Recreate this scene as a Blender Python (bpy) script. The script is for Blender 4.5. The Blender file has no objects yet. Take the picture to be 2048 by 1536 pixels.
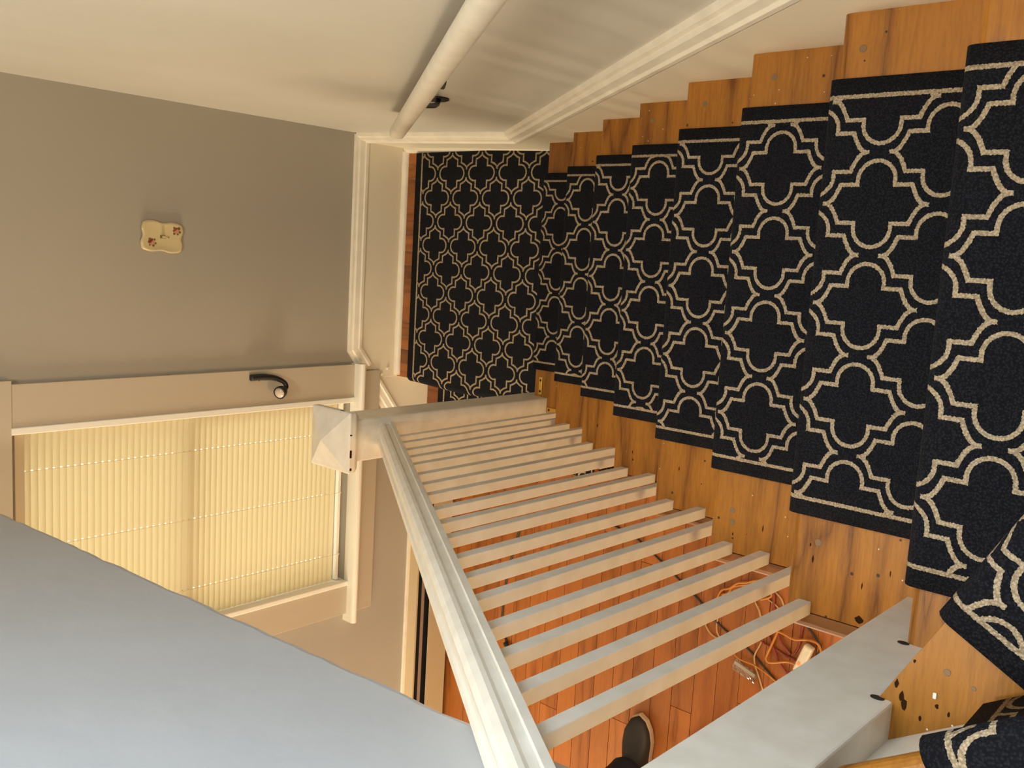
import bpy, bmesh, math, random
from mathutils import Vector, Matrix
random.seed(7)
S = bpy.context.scene
COL = S.collection

# ------------------------------------------------------------------ camera
F_PX = 1906.8921
CAM_R = [[0.0576822, -0.7449992, -0.6645668], [0.9893439, 0.1317955, -0.0618749], [-0.1336836, 0.653916, -0.7446627]]
cam_d = bpy.data.cameras.new('camera'); cam = bpy.data.objects.new('camera', cam_d); COL.objects.link(cam)
cam_d.sensor_fit = 'HORIZONTAL'; cam_d.sensor_width = 36.0; cam_d.lens = F_PX / 2048 * 36.0
cam_d.clip_start = 0.02; cam_d.clip_end = 60
m = Matrix(((CAM_R[0][0], CAM_R[1][0], -CAM_R[2][0]), (CAM_R[0][1], CAM_R[1][1], -CAM_R[2][1]), (CAM_R[0][2], CAM_R[1][2], -CAM_R[2][2])))
cam.matrix_world = Matrix.Translation(Vector((0.57407, -2.13357, 2.7316))) @ m.to_4x4()
S.camera = cam

# ------------------------------------------------------------------ light
wd = bpy.data.worlds.new('sky'); S.world = wd; wd.use_nodes = True
bgn = wd.node_tree.nodes['Background']; bgn.inputs[0].default_value = (1.0, 0.92, 0.74, 1); bgn.inputs[1].default_value = 1.9
def area(name, loc, target, sx, sy, power, col):
    d = bpy.data.lights.new(name, 'AREA'); d.shape = 'RECTANGLE'; d.size = sx; d.size_y = sy
    d.energy = power; d.color = col
    o = bpy.data.objects.new(name, d); COL.objects.link(o)
    o.location = loc; o.rotation_euler = (Vector(target) - Vector(loc)).to_track_quat('-Z', 'Y').to_euler()
    return o
# daylight through the windows of the lower room and of the upper hall
area('daylight_room_front_window', (-1.9, -3.385, 0.75), (-1.9, 0.0, 0.75), 1.8, 1.3, 47, (1.0, 0.71, 0.36))
area('daylight_room_side_window', (-3.585, 0.0, 1.0), (0.0, 0.0, 1.0), 1.4, 1.3, 112, (1.0, 0.86, 0.62))
area('daylight_hall_window', (0.975, -1.75, 3.2), (0.0, -1.75, 3.2), 0.9, 1.0, 35, (0.58, 0.78, 1.0))
area('stair_fill_light', (0.10, -1.5, 4.34), (0.10, -1.4999, 1.0), 0.5, 0.5, 64, (1.0, 0.92, 0.76))  # added overhead fill, unseen, to brighten the treads and right wall
S.view_settings.view_transform = 'Standard'; S.view_settings.look = 'None'
S.view_settings.exposure = 0.13; S.view_settings.gamma = 1.0; S.view_settings.use_curve_mapping = False
S.cycles.max_bounces = 6; S.cycles.diffuse_bounces = 4; S.cycles.glossy_bounces = 2; S.cycles.transmission_bounces = 3; S.cycles.transparent_max_bounces = 6
S.cycles.use_adaptive_sampling = True; S.cycles.adaptive_threshold = 0.07
S.cycles.caustics_reflective = False; S.cycles.caustics_refractive = False
S.cycles.sample_clamp_indirect = 6.0

# ------------------------------------------------------------------ measures
H = 0.18725      # riser
G = 0.25         # tread run
ZF = -2 * H      # lower room floor
YW = 0.945       # far wall plane
def nose(k): return -(k - 1) * G

# ------------------------------------------------------------------ materials
MATS = {}
def mat(name, col, rough=0.5, metal=0.0, bump=None, var=None, spec=0.5, trans=0.0, emit=None):
    m = bpy.data.materials.new(name); m.use_nodes = True; nt = m.node_tree; b = nt.nodes['Principled BSDF']
    b.inputs['Base Color'].default_value = (*col, 1); b.inputs['Roughness'].default_value = rough
    b.inputs['Metallic'].default_value = metal; b.inputs['Specular IOR Level'].default_value = spec
    if trans: b.inputs['Transmission Weight'].default_value = trans
    if emit: b.inputs['Emission Color'].default_value = (*emit[0], 1); b.inputs['Emission Strength'].default_value = emit[1]
    tc = nt.nodes.new('ShaderNodeTexCoord')
    if var:   # (scale, second colour, amount)
        n = nt.nodes.new('ShaderNodeTexNoise'); n.inputs['Scale'].default_value = var[0]; n.inputs['Detail'].default_value = 5
        nt.links.new(tc.outputs['Object'], n.inputs['Vector'])
        r = nt.nodes.new('ShaderNodeValToRGB'); r.color_ramp.elements[0].position = 0.35; r.color_ramp.elements[1].position = 0.7
        r.color_ramp.elements[0].color = (*col, 1)
        r.color_ramp.elements[1].color = (*[a + (c - a) * var[2] for a, c in zip(col, var[1])], 1)
        nt.links.new(n.outputs['Fac'], r.inputs['Fac']); nt.links.new(r.outputs['Color'], b.inputs['Base Color'])
    if bump:  # (scale, strength, distance)
        n = nt.nodes.new('ShaderNodeTexNoise'); n.inputs['Scale'].default_value = bump[0]; n.inputs['Detail'].default_value = 6
        nt.links.new(tc.outputs['Object'], n.inputs['Vector'])
        bp = nt.nodes.new('ShaderNodeBump'); bp.inputs['Strength'].default_value = bump[1]; bp.inputs['Distance'].default_value = bump[2]
        nt.links.new(n.outputs['Fac'], bp.inputs['Height']); nt.links.new(bp.outputs['Normal'], b.inputs['Normal'])
    MATS[name] = m
    return m

def wood(name, c_dark, c_light, axis, scale, rough, specks=True, hue_var=0.18):
    """plank wood: grain stretched along one axis, rings, per-piece tint, dark pits and pale flecks"""
    m = bpy.data.materials.new(name); m.use_nodes = True; nt = m.node_tree; N = nt.nodes; Lk = nt.links
    b = N['Principled BSDF']; b.inputs['Roughness'].default_value = rough
    tc = N.new('ShaderNodeTexCoord'); oi = N.new('ShaderNodeObjectInfo'); geo = N.new('ShaderNodeNewGeometry')
    mp = N.new('ShaderNodeMapping')
    sc = [1, 1, 1]; sc[axis] = 0.09
    mp.inputs['Scale'].default_value = sc
    off = N.new('ShaderNodeVectorMath'); off.operation = 'MULTIPLY_ADD'
    cmb = N.new('ShaderNodeCombineXYZ')
    for i in range(3): Lk.new(oi.outputs['Random'], cmb.inputs[i])
    Lk.new(cmb.outputs[0], off.inputs[0]); off.inputs[1].default_value = (13, 29, 41); Lk.new(geo.outputs['Position'], off.inputs[2])
    Lk.new(off.outputs[0], mp.inputs['Vector'])
    n1 = N.new('ShaderNodeTexNoise'); n1.inputs['Scale'].default_value = scale; n1.inputs['Detail'].default_value = 3; n1.inputs['Distortion'].default_value = 0.4
    Lk.new(mp.outputs[0], n1.inputs['Vector'])
    wv = N.new('ShaderNodeMath'); wv.operation = 'MULTIPLY'; wv.inputs[1].default_value = 22; Lk.new(n1.outputs['Fac'], wv.inputs[0])
    sn = N.new('ShaderNodeMath'); sn.operation = 'SINE'; Lk.new(wv.outputs[0], sn.inputs[0])
    n2 = N.new('ShaderNodeTexNoise'); n2.inputs['Scale'].default_value = scale * 34; n2.inputs['Detail'].default_value = 5; n2.inputs['Roughness'].default_value = 0.7
    Lk.new(mp.outputs[0], n2.inputs['Vector'])
    ab = N.new('ShaderNodeMath'); ab.operation = 'ABSOLUTE'; Lk.new(sn.outputs[0], ab.inputs[0])
    pw = N.new('ShaderNodeMath'); pw.operation = 'POWER'; pw.inputs[1].default_value = 0.45; Lk.new(ab.outputs[0], pw.inputs[0])
    fn = N.new('ShaderNodeMath'); fn.operation = 'MULTIPLY_ADD'; fn.inputs[1].default_value = 0.75; fn.inputs[2].default_value = -0.26; Lk.new(n2.outputs['Fac'], fn.inputs[0])
    mx = N.new('ShaderNodeMath'); mx.operation = 'MULTIPLY_ADD'; mx.inputs[1].default_value = 0.48; Lk.new(pw.outputs[0], mx.inputs[0]); Lk.new(fn.outputs[0], mx.inputs[2])
    rp = N.new('ShaderNodeValToRGB'); rp.color_ramp.elements[0].position = 0.12; rp.color_ramp.elements[1].position = 0.62
    rp.color_ramp.elements[0].color = (*c_dark, 1); rp.color_ramp.elements[1].color = (*c_light, 1)
    Lk.new(mx.outputs[0], rp.inputs['Fac'])
    hs = N.new('ShaderNodeHueSaturation'); hs.inputs['Hue'].default_value = 0.5
    vr = N.new('ShaderNodeMapRange'); vr.inputs['To Min'].default_value = 1 - hue_var; vr.inputs['To Max'].default_value = 1 + hue_var
    Lk.new(oi.outputs['Random'], vr.inputs['Value']); Lk.new(vr.outputs[0], hs.inputs['Value']); Lk.new(rp.outputs['Color'], hs.inputs['Color'])
    last = hs.outputs['Color']
    if specks:
        for scl, thr, colr, st in ((46, 0.13, (0.05, 0.018, 0.005), (1, 1, 1)), (75, 0.085, (0.75, 0.66, 0.5), (1, 1, 1))):
            v = N.new('ShaderNodeTexVoronoi'); v.inputs['Scale'].default_value = scl; Lk.new(off.outputs[0], v.inputs['Vector'])
            gate = N.new('ShaderNodeTexWhiteNoise'); Lk.new(v.outputs['Position'], gate.inputs['Vector'])
            g2 = N.new('ShaderNodeMath'); g2.operation = 'GREATER_THAN'; g2.inputs[1].default_value = 0.86; Lk.new(gate.outputs['Value'], g2.inputs[0])
            lt = N.new('ShaderNodeMath'); lt.operation = 'LESS_THAN'; lt.inputs[1].default_value = thr; Lk.new(v.outputs['Distance'], lt.inputs[0])
            ml = N.new('ShaderNodeMath'); ml.operation = 'MULTIPLY'; Lk.new(g2.outputs[0], ml.inputs[0]); Lk.new(lt.outputs[0], ml.inputs[1])
            mc = N.new('ShaderNodeMix'); mc.data_type = 'RGBA'; Lk.new(ml.outputs[0], mc.inputs['Factor']); Lk.new(last, mc.inputs['A'])
            mc.inputs['B'].default_value = (*colr, 1); last = mc.outputs['Result']
    Lk.new(last, b.inputs['Base Color'])
    bp = N.new('ShaderNodeBump'); bp.inputs['Strength'].default_value = 0.25; bp.inputs['Distance'].default_value = 0.002
    Lk.new(mx.outputs[0], bp.inputs['Height']); Lk.new(bp.outputs['Normal'], b.inputs['Normal'])
    MATS[name] = m
    return m

def carpet(name):
    """navy-black pile with a beige quatrefoil trellis; UVMap counts pattern repeats, Edge holds the distance to both long edges"""
    m = bpy.data.materials.new(name); m.use_nodes = True; nt = m.node_tree; N = nt.nodes; Lk = nt.links
    b = N['Principled BSDF']; b.inputs['Roughness'].default_value = 0.95; b.inputs['Specular IOR Level'].default_value = 0.15
    LA, LB = 0.186, 0.150
    def mth(op, a, c=None, d=None):
        n = N.new('ShaderNodeMath'); n.operation = op
        for i, x in enumerate((a, c, d)):
            if x is None: continue
            if isinstance(x, (int, float)): n.inputs[i].default_value = x
            else: Lk.new(x, n.inputs[i])
        return n.outputs[0]
    uv = N.new('ShaderNodeUVMap'); uv.uv_map = 'UVMap'; sx = N.new('ShaderNodeSeparateXYZ'); Lk.new(uv.outputs[0], sx.inputs[0])
    # slightly fuzzy yarn edges
    pos = N.new('ShaderNodeNewGeometry')
    fz = N.new('ShaderNodeTexNoise'); fz.inputs['Scale'].default_value = 420; fz.inputs['Detail'].default_value = 1; Lk.new(pos.outputs['Position'], fz.inputs['Vector'])
    fuzz = mth('MULTIPLY', mth('SUBTRACT', fz.outputs['Fac'], 0.5), 0.0032)
    def foil(sh):
        u = mth('ADD', sx.outputs[0], sh); v = mth('ADD', sx.outputs[1], sh)
        a = mth('MULTIPLY', mth('ABSOLUTE', mth('SUBTRACT', u, mth('ROUND', u))), LA)
        c = mth('MULTIPLY', mth('ABSOLUTE', mth('SUBTRACT', v, mth('ROUND', v))), LB)
        cb = mth('MAXIMUM', mth('SUBTRACT', c, 0.035), 0.0)
        d1 = mth('SUBTRACT', mth('SQRT', mth('ADD', mth('MULTIPLY', a, a), mth('MULTIPLY', cb, cb))), 0.0275)
        box = mth('MAXIMUM', mth('SUBTRACT', a, 0.0755), mth('SUBTRACT', c, 0.028))
        t = mth('MAXIMUM', mth('DIVIDE', mth('SUBTRACT', 0.0755, a), 0.0225), 0.0)
        og = mth('SUBTRACT', c, mth('MULTIPLY', mth('POWER', t, 2.2), 0.028))
        og = mth('DIVIDE', og, mth('SQRT', mth('ADD', 1.0, mth('MULTIPLY', mth('POWER', t, 2.4), 8.2))))
        d2 = mth('MAXIMUM', box, og)
        return mth('MINIMUM', d1, d2)
    d = mth('MINIMUM', mth('ABSOLUTE', foil(0.0)), mth('ABSOLUTE', foil(0.5)))
    line = mth('LESS_THAN', mth('ADD', d, fuzz), 0.0030)
    ue = N.new('ShaderNodeUVMap'); ue.uv_map = 'Edge'; se = N.new('ShaderNodeSeparateXYZ'); Lk.new(ue.outputs[0], se.inputs[0])
    e = mth('MINIMUM', se.outputs[0], se.outputs[1])
    bl = mth('LESS_THAN', mth('ABSOLUTE', mth('ADD', mth('SUBTRACT', e, 0.027), fuzz)), 0.0030)
    ins = mth('GREATER_THAN', e, 0.027)
    mask = mth('MAXIMUM', mth('MULTIPLY', line, ins), bl)
    yarn = N.new('ShaderNodeTexVoronoi'); yarn.inputs['Scale'].default_value = 330; Lk.new(pos.outputs['Position'], yarn.inputs['Vector'])
    r1 = N.new('ShaderNodeValToRGB'); r1.color_ramp.elements[0].color = (0.020, 0.021, 0.026, 1); r1.color_ramp.elements[1].color = (0.005, 0.005, 0.007, 1); r1.color_ramp.elements[1].position = 0.6
    r2 = N.new('ShaderNodeValToRGB'); r2.color_ramp.elements[0].color = (0.56, 0.45, 0.30, 1); r2.color_ramp.elements[1].color = (0.27, 0.20, 0.125, 1); r2.color_ramp.elements[1].position = 0.75
    Lk.new(yarn.outputs['Distance'], r1.inputs['Fac']); Lk.new(yarn.outputs['Distance'], r2.inputs['Fac'])
    mx = N.new('ShaderNodeMix'); mx.data_type = 'RGBA'; Lk.new(mask, mx.inputs['Factor']); Lk.new(r1.outputs['Color'], mx.inputs['A']); Lk.new(r2.outputs['Color'], mx.inputs['B'])
    Lk.new(mx.outputs['Result'], b.inputs['Base Color'])
    bp = N.new('ShaderNodeBump'); bp.inputs['Strength'].default_value = 0.5; bp.inputs['Distance'].default_value = 0.003; bp.invert = True
    Lk.new(yarn.outputs['Distance'], bp.inputs['Height']); Lk.new(bp.outputs['Normal'], b.inputs['Normal'])
    MATS[name] = m
    return m

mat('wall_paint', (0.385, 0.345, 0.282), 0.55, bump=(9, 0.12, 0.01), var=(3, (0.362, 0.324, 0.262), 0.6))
mat('wall_paint_lit', (0.60, 0.565, 0.49), 0.5, bump=(9, 0.14, 0.01), var=(3, (0.545, 0.505, 0.425), 0.6))  # same paint as wall_paint, made paler for the right wall's stronger light
mat('hall_paint', (0.49, 0.485, 0.475), 0.5, bump=(7, 0.25, 0.012), var=(4, (0.455, 0.45, 0.445), 0.6))
mat('ceiling_paint', (0.72, 0.68, 0.60), 0.7)
mat('white_trim', (0.83, 0.76, 0.63), 0.38, bump=(35, 0.12, 0.004), var=(14, (0.68, 0.62, 0.51), 0.6))
mat('skirt_paint', (0.78, 0.70, 0.55), 0.42, bump=(30, 0.1, 0.004))
mat('rail_paint', (0.79, 0.725, 0.61), 0.32, bump=(110, 0.10, 0.002), var=(25, (0.67, 0.60, 0.48), 0.7))
mat('window_trim', (0.47, 0.40, 0.30), 0.42, bump=(25, 0.1, 0.003))
mat('sash_paint', (0.80, 0.76, 0.66), 0.4)
wood('tread_wood', (0.135, 0.040, 0.003), (0.375, 0.142, 0.013), 0, 5.5, 0.38)
wood('return_wood', (0.13, 0.045, 0.010), (0.27, 0.105, 0.025), 1, 6, 0.45)
wood('floor_wood', (0.205, 0.055, 0.008), (0.375, 0.118, 0.023), 0, 5.0, 0.32, specks=False, hue_var=0.13)
wood('landing_wood', (0.15, 0.045, 0.010), (0.30, 0.100, 0.024), 1, 6, 0.4, specks=False, hue_var=0.28)
carpet('runner_carpet')
mat('dark_gap', (0.02, 0.012, 0.008), 0.9)
mat('black_metal', (0.012, 0.011, 0.010), 0.45)
mat('brass', (0.72, 0.45, 0.08), 0.3, metal=0.9)
mat('plug_wood', (0.21, 0.12, 0.05), 0.6)
mat('heater_enamel', (0.46, 0.35, 0.21), 0.4)
mat('heater_metal', (0.45, 0.42, 0.37), 0.35, metal=0.7)
mat('cord_orange', (0.52, 0.20, 0.028), 0.5)
mat('cord_red', (0.25, 0.035, 0.03), 0.5)
mat('cord_black', (0.03, 0.025, 0.02), 0.5)
mat('cord_tan', (0.55, 0.36, 0.18), 0.5)
mat('white_plastic', (0.72, 0.66, 0.54), 0.35)
mat('red_glow', (0.9, 0.15, 0.05), 0.4, emit=((1.0, 0.16, 0.05), 1.1))
mat('grey_plastic', (0.25, 0.25, 0.24), 0.4)
mat('ivory_ceramic', (0.62, 0.50, 0.27), 0.25)
mat('decal_red', (0.28, 0.055, 0.03), 0.5)
mat('decal_pink', (0.55, 0.26, 0.14), 0.5)
mat('decal_green', (0.16, 0.13, 0.04), 0.5)
mat('shoe_upper', (0.028, 0.027, 0.028), 0.55, bump=(120, 0.2, 0.002))
mat('shoe_sole', (0.62, 0.46, 0.32), 0.6)
mat('denim', (0.010, 0.014, 0.028), 0.85, bump=(300, 0.3, 0.002))
mat('shirt_cloth', (0.10, 0.12, 0.16), 0.85)
mat('skin', (0.50, 0.30, 0.21), 0.5)
mat('hair', (0.03, 0.02, 0.015), 0.6)
mat('chip_dark', (0.035, 0.015, 0.006), 1.0, spec=0.0)
mat('lens_glass', (0.55, 0.45, 0.36), 0.12, spec=0.8)
def glassy(name, tint, f):
    m = bpy.data.materials.new(name); m.use_nodes = True; nt = m.node_tree; N = nt.nodes
    N.remove(N['Principled BSDF']); tr = N.new('ShaderNodeBsdfTransparent'); tr.inputs[0].default_value = (*tint, 1)
    gl = N.new('ShaderNodeBsdfGlossy'); gl.inputs['Roughness'].default_value = 0.06
    mx = N.new('ShaderNodeMixShader'); mx.inputs[0].default_value = f
    nt.links.new(tr.outputs[0], mx.inputs[1]); nt.links.new(gl.outputs[0], mx.inputs[2]); nt.links.new(mx.outputs[0], N['Material Output'].inputs[0])
    MATS[name] = m
glassy('pane_glass', (0.96, 0.97, 0.95), 0.06)
glassy('clear_plastic', (0.93, 0.90, 0.87), 0.16)
def blind_mat(name):
    m = bpy.data.materials.new(name); m.use_nodes = True; nt = m.node_tree; N = nt.nodes
    N.remove(N['Principled BSDF'])
    d = N.new('ShaderNodeBsdfDiffuse'); d.inputs[0].default_value = (0.70, 0.62, 0.45, 1)
    t = N.new('ShaderNodeBsdfTranslucent'); t.inputs[0].default_value = (0.78, 0.65, 0.38, 1)
    mx = N.new('ShaderNodeMixShader'); mx.inputs[0].default_value = 0.5
    nt.links.new(d.outputs[0], mx.inputs[1]); nt.links.new(t.outputs[0], mx.inputs[2]); nt.links.new(mx.outputs[0], N['Material Output'].inputs[0])
    MATS[name] = m
blind_mat('blind_slat')

# ------------------------------------------------------------------ builders
def wloc(o):
    v = Vector((0, 0, 0))
    while o is not None: v = v + o.location; o = o.parent
    return v
def tag(o, label=None, cat=None, group=None, kind=None):
    if label: o['label'] = label
    if cat: o['category'] = cat
    if group: o['group'] = group
    if kind: o['kind'] = kind
    return o
def empty(name, loc, label, cat, group=None, kind=None):
    o = bpy.data.objects.new(name, None); COL.objects.link(o); o.location = loc; o.empty_display_size = 0.1
    return tag(o, label, cat, group, kind)
def obj(name, V, F, m, parent=None, smooth=False, bevel=0.0, seg=2, label=None):
    """one mesh object; V are world coordinates"""
    if parent is not None: base = wloc(parent)
    else:
        xs, ys, zs = zip(*[tuple(v) for v in V]); base = Vector(((min(xs) + max(xs)) / 2, (min(ys) + max(ys)) / 2, min(zs)))
    me = bpy.data.meshes.new(name); me.from_pydata([tuple(Vector(v) - base) for v in V], [], F)
    bm = bmesh.new(); bm.from_mesh(me); bmesh.ops.recalc_face_normals(bm, faces=bm.faces); bm.to_mesh(me); bm.free()
    if isinstance(m, str): m = MATS[m]
    me.materials.append(m)
    if smooth:
        for p in me.polygons: p.use_smooth = True
    o = bpy.data.objects.new(name, me); COL.objects.link(o)
    if parent is not None: o.parent = parent
    else: o.location = base
    if bevel:
        b = o.modifiers.new('bevel', 'BEVEL'); b.width = bevel; b.segments = seg; b.limit_method = 'ANGLE'; b.angle_limit = 0.6
        b.harden_normals = False
    if label: o['label'] = label
    return o
def boxg(x0, x1, y0, y1, z0, z1):
    V = [(x, y, z) for x in (x0, x1) for y in (y0, y1) for z in (z0, z1)]
    F = [(0, 1, 3, 2), (4, 6, 7, 5), (0, 4, 5, 1), (2, 3, 7, 6), (0, 2, 6, 4), (1, 5, 7, 3)]
    return V, F
def box(name, x0, x1, y0, y1, z0, z1, m, parent=None, bevel=0.002, **k):
    V, F = boxg(x0, x1, y0, y1, z0, z1); return obj(name, V, F, m, parent, bevel=bevel, **k)
def join(*parts):
    V, F = [], []
    for v, f in parts:
        n = len(V); V += list(v); F += [tuple(i + n for i in q) for q in f]
    return V, F
def prism(pts, a0, a1, axis):
    """closed polygon pts (2D, in the two remaining axes in order) extruded along axis from a0 to a1"""
    n = len(pts)
    def p3(p, a):
        q = list(p); q.insert(axis, a); return tuple(q)
    V = [p3(p, a0) for p in pts] + [p3(p, a1) for p in pts]
    F = [tuple(range(n)), tuple(range(2 * n - 1, n - 1, -1))] + [(i, (i + 1) % n, n + (i + 1) % n, n + i) for i in range(n)]
    return V, F
def loft(rings, closed=True, caps=True):
    V, F = [], []; n = len(rings[0])
    for r in rings: V += list(r)
    for i in range(len(rings) - 1):
        for j in range(n if closed else n - 1):
            k = (j + 1) % n; F.append((i * n + j, i * n + k, (i + 1) * n + k, (i + 1) * n + j))
    if caps: F.append(tuple(range(n))); F.append(tuple(range(len(V) - 1, len(V) - 1 - n, -1)))
    return V, F
def catmull(pts, sub=8):
    P = [Vector(p) for p in pts]; P = [2 * P[0] - P[1]] + P + [2 * P[-1] - P[-2]]; out = []
    for i in range(1, len(P) - 2):
        for s in range(sub):
            t = s / sub; a, b, c, d = P[i - 1:i + 3]
            out.append(0.5 * (2 * b + (c - a) * t + (2 * a - 5 * b + 4 * c - d) * t * t + (3 * b - a - 3 * c + d) * t ** 3))
    out.append(P[-2]); return out
def tube(pts, r, n=8, sub=8, smooth_path=True):
    path = catmull(pts, sub) if smooth_path else [Vector(p) for p in pts]
    rings = []; up = Vector((0, 0, 1))
    for i, p in enumerate(path):
        t = (path[min(i + 1, len(path) - 1)] - path[max(i - 1, 0)]).normalized()
        s = t.cross(up)
        if s.length < 1e-3: s = t.cross(Vector((1, 0, 0)))
        s.normalize(); u = s.cross(t); up = u
        rr = r(i / (len(path) - 1)) if callable(r) else r
        rings.append([p + s * math.cos(a) * rr + u * math.sin(a) * rr for a in [2 * math.pi * j / n for j in range(n)]])
    return loft(rings)
def disc(c, axis, r, t, n=14):
    a = Vector(axis).normalized(); s = a.orthogonal().normalized(); u = a.cross(s); c = Vector(c)
    ring = lambda d, rr: [c + a * d + s * math.cos(2 * math.pi * j / n) * rr + u * math.sin(2 * math.pi * j / n) * rr for j in range(n)]
    return loft([ring(0, r), ring(t * 0.7, r), ring(t, r * 0.82)])
def sweep2(profile, path, flip=False):
    """profile: list of (out, up) offsets; path: list of (point, out_dir, up_dir)"""
    return loft([[Vector(p) + Vector(o) * a + Vector(u) * b for a, b in profile] for p, o, u in path])

# ------------------------------------------------------------------ the setting
def wx(y):      # right wall, slightly out of square at the landing
    return 0.99 if y <= 0.14 else 0.99 + (y - 0.14) * 0.0385
V = []; ys = [-4.0, 0.14, 1.05]
for y in ys: V += [(wx(y), y, -0.45), (wx(y), y, 4.6), (wx(y) + 0.12, y, -0.45), (wx(y) + 0.12, y, 4.6)]
F = []
for i in range(2):
    a, b = 4 * i, 4 * i + 4
    F += [(a, b, b + 1, a + 1), (a + 2, a + 3, b + 3, b + 2), (a, a + 2, b + 2, b), (a + 1, b + 1, b + 3, a + 3)]
F += [(0, 1, 3, 2), (8, 10, 11, 9)]
tag(obj('wall_right', V, F, 'wall_paint_lit'), 'painted stairwell wall behind the wall handrail, toned paler for its stronger light', kind='structure')
# far wall with the window opening
WX0, WX1, WZ0, WZ1 = -0.87, -0.045, 0.235, 1.585
parts = [boxg(-3.7, WX0, YW, YW + 0.16, -0.45, 4.6), boxg(WX1, 1.14, YW, YW + 0.16, -0.45, 4.6),
         boxg(WX0, WX1, YW, YW + 0.16, -0.45, WZ0), boxg(WX0, WX1, YW, YW + 0.16, WZ1, 4.6)]
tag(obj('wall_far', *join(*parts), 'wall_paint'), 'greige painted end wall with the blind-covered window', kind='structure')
# wall above the balustrade (its lower edge hangs over the rail), edge a little ragged
def hx(y): return -0.042 - y * 0.064 / 1.4
ny = 80; y0h, y1h = -1.69, YW
V = []; F = []
for i in range(ny + 1):
    y = y0h + (y1h - y0h) * i / ny
    jz = 1.945 + random.uniform(-0.0022, 0.0022); jx = random.uniform(-0.0012, 0.0012)
    V += [(hx(y) + jx - 0.003, y, jz), (hx(y), y, jz + 0.010), (hx(y), y, 4.6), (hx(y) - 0.13, y, 4.6), (hx(y) - 0.13, y, 1.945)]
for i in range(ny):
    for j in range(5):
        a = i * 5 + j; b = i * 5 + (j + 1) % 5; F.append((a, b, b + 5, a + 5))
F += [(0, 1, 2, 3, 4), tuple(ny * 5 + j for j in (4, 3, 2, 1, 0))]
tag(obj('wall_left', V, F, 'hall_paint'), 'grey plastered wall above the balustrade with a ragged lower edge', kind='structure')
tag(obj('ceiling', *join(boxg(-3.7, -0.05, -3.4, YW, 1.952, 2.1), boxg(-3.7, 1.14, -4.0, 1.1, 4.4, 4.6)), 'ceiling_paint'), 'pale painted ceilings of room and hall', kind='structure')
tag(obj('wall_room', *join(boxg(-3.7, -3.6, -3.4, 1.1, -0.45, 2.1), boxg(-3.7, 0.0, -3.5, -3.4, -0.45, 2.1)), 'wall_paint'), 'painted walls of the lower room', kind='structure')
tag(obj('wall_near', *join(boxg(-3.7, 1.14, -4.1, -4.0, 1.9, 4.6), boxg(-3.7, -3.6, -4.0, 1.1, 2.1, 4.6)), 'hall_paint'), 'painted walls of the upper hall', kind='structure')
tag(obj('floor_hall', *boxg(-3.6, 1.0, -4.0, -2.95, 1.95, 2.06), 'tread_wood'), 'wooden upper hall floor', kind='structure')
# lower room floor: boards laid across the picture
fl = tag(obj('floor', *boxg(-3.6, 1.0, -3.4, YW, ZF - 0.08, ZF - 0.004), 'dark_gap'), 'orange-brown wooden board floor of the lower room', kind='structure')
PW = 0.0925
yrow = -1.62; r = 0
rows = []
while yrow < YW - 0.01:
    y1 = min(yrow + PW, YW - 0.002)
    xs = [-2.6]; x = -2.6 + random.uniform(0.3, 1.6)
    while x < 0.0: xs.append(x); x += random.uniform(1.0, 1.9)
    xs.append(0.012)
    for a, b in zip(xs[:-1], xs[1:]):
        V, F = boxg(a + 0.0008, b - 0.0008, yrow + 0.0010, y1 - 0.0010, ZF - 0.02, ZF)
        obj('floor_board', V, F, 'floor_wood', fl, bevel=0.0007, seg=1)
    yrow += PW
st = obj('board_field', *join(boxg(-3.6, -2.602, -3.4, YW, ZF - 0.02, ZF), boxg(-2.6, 0.6, -3.4, -1.622, ZF - 0.02, ZF)), 'floor_wood', fl)
st['kind'] = 'stuff'

# landing, boards running towards the window wall
ld = tag(obj('floor_landing', *boxg(0.055, 0.99, -0.05, YW, ZF, -0.004), 'skirt_paint'), 'small wooden landing at the foot of the stairs', kind='structure')
x = 0.031; PL = 0.0595
while x < 0.985:
    V, F = boxg(x + 0.0006, min(x + PL, 0.985) - 0.0006, -0.05, YW - 0.012, -0.022, 0.0)
    obj('landing_board', V, F, 'landing_wood', ld, bevel=0.0008, seg=1); x += PL

# baseboards and skirts --------------------------------------------------
CAPP = [(0, 0.262), (0.010, 0.258), (0.012, 0.246), (0.019, 0.243), (0.0215, 0.222), (0.026, 0.217), (0.026, 0.205), (0.018, 0.200)]
bf = tag(obj('baseboard_far', *boxg(0.031, 1.02, YW - 0.018, YW + 0.001, 0.0, 0.201), 'skirt_paint', bevel=0.001), 'cream baseboard of the landing below the greige end wall', kind='structure')
def mitred(profile, pts, out):
    """sweep along a bent path lying in the plane across 'out'; offsets (out, perpendicular up), mitred at the bend"""
    rings = []
    for i, p in enumerate(pts):
        ds = []
        if i > 0: ds.append((Vector(p) - Vector(pts[i - 1])).normalized())
        if i < len(pts) - 1: ds.append((Vector(pts[i + 1]) - Vector(p)).normalized())
        us = []
        for d_ in ds:
            u = Vector(out).cross(d_); us.append(u if u.z > 0 else -u)
        u = sum(us, Vector((0, 0, 0))); u.normalize(); u = u / max(0.3, u.dot(us[0].normalized()))
        rings.append([Vector(p) + Vector(out) * a + u * b for a, b in profile])
    return loft(rings)
CAP0 = [(a, b - 0.200) for a, b in CAPP] + [(-0.001, 0.0)]
sl_ = (0.20 + 0.254) / (0.165 + 0.42)
obj('cap_moulding', *mitred(CAP0, [(1.017, YW, 0.20), (0.165, YW, 0.20), (0.094, YW, 0.20 - 0.071 * sl_)], (0, -1, 0)), 'white_trim', bf, bevel=0.0008)
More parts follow.
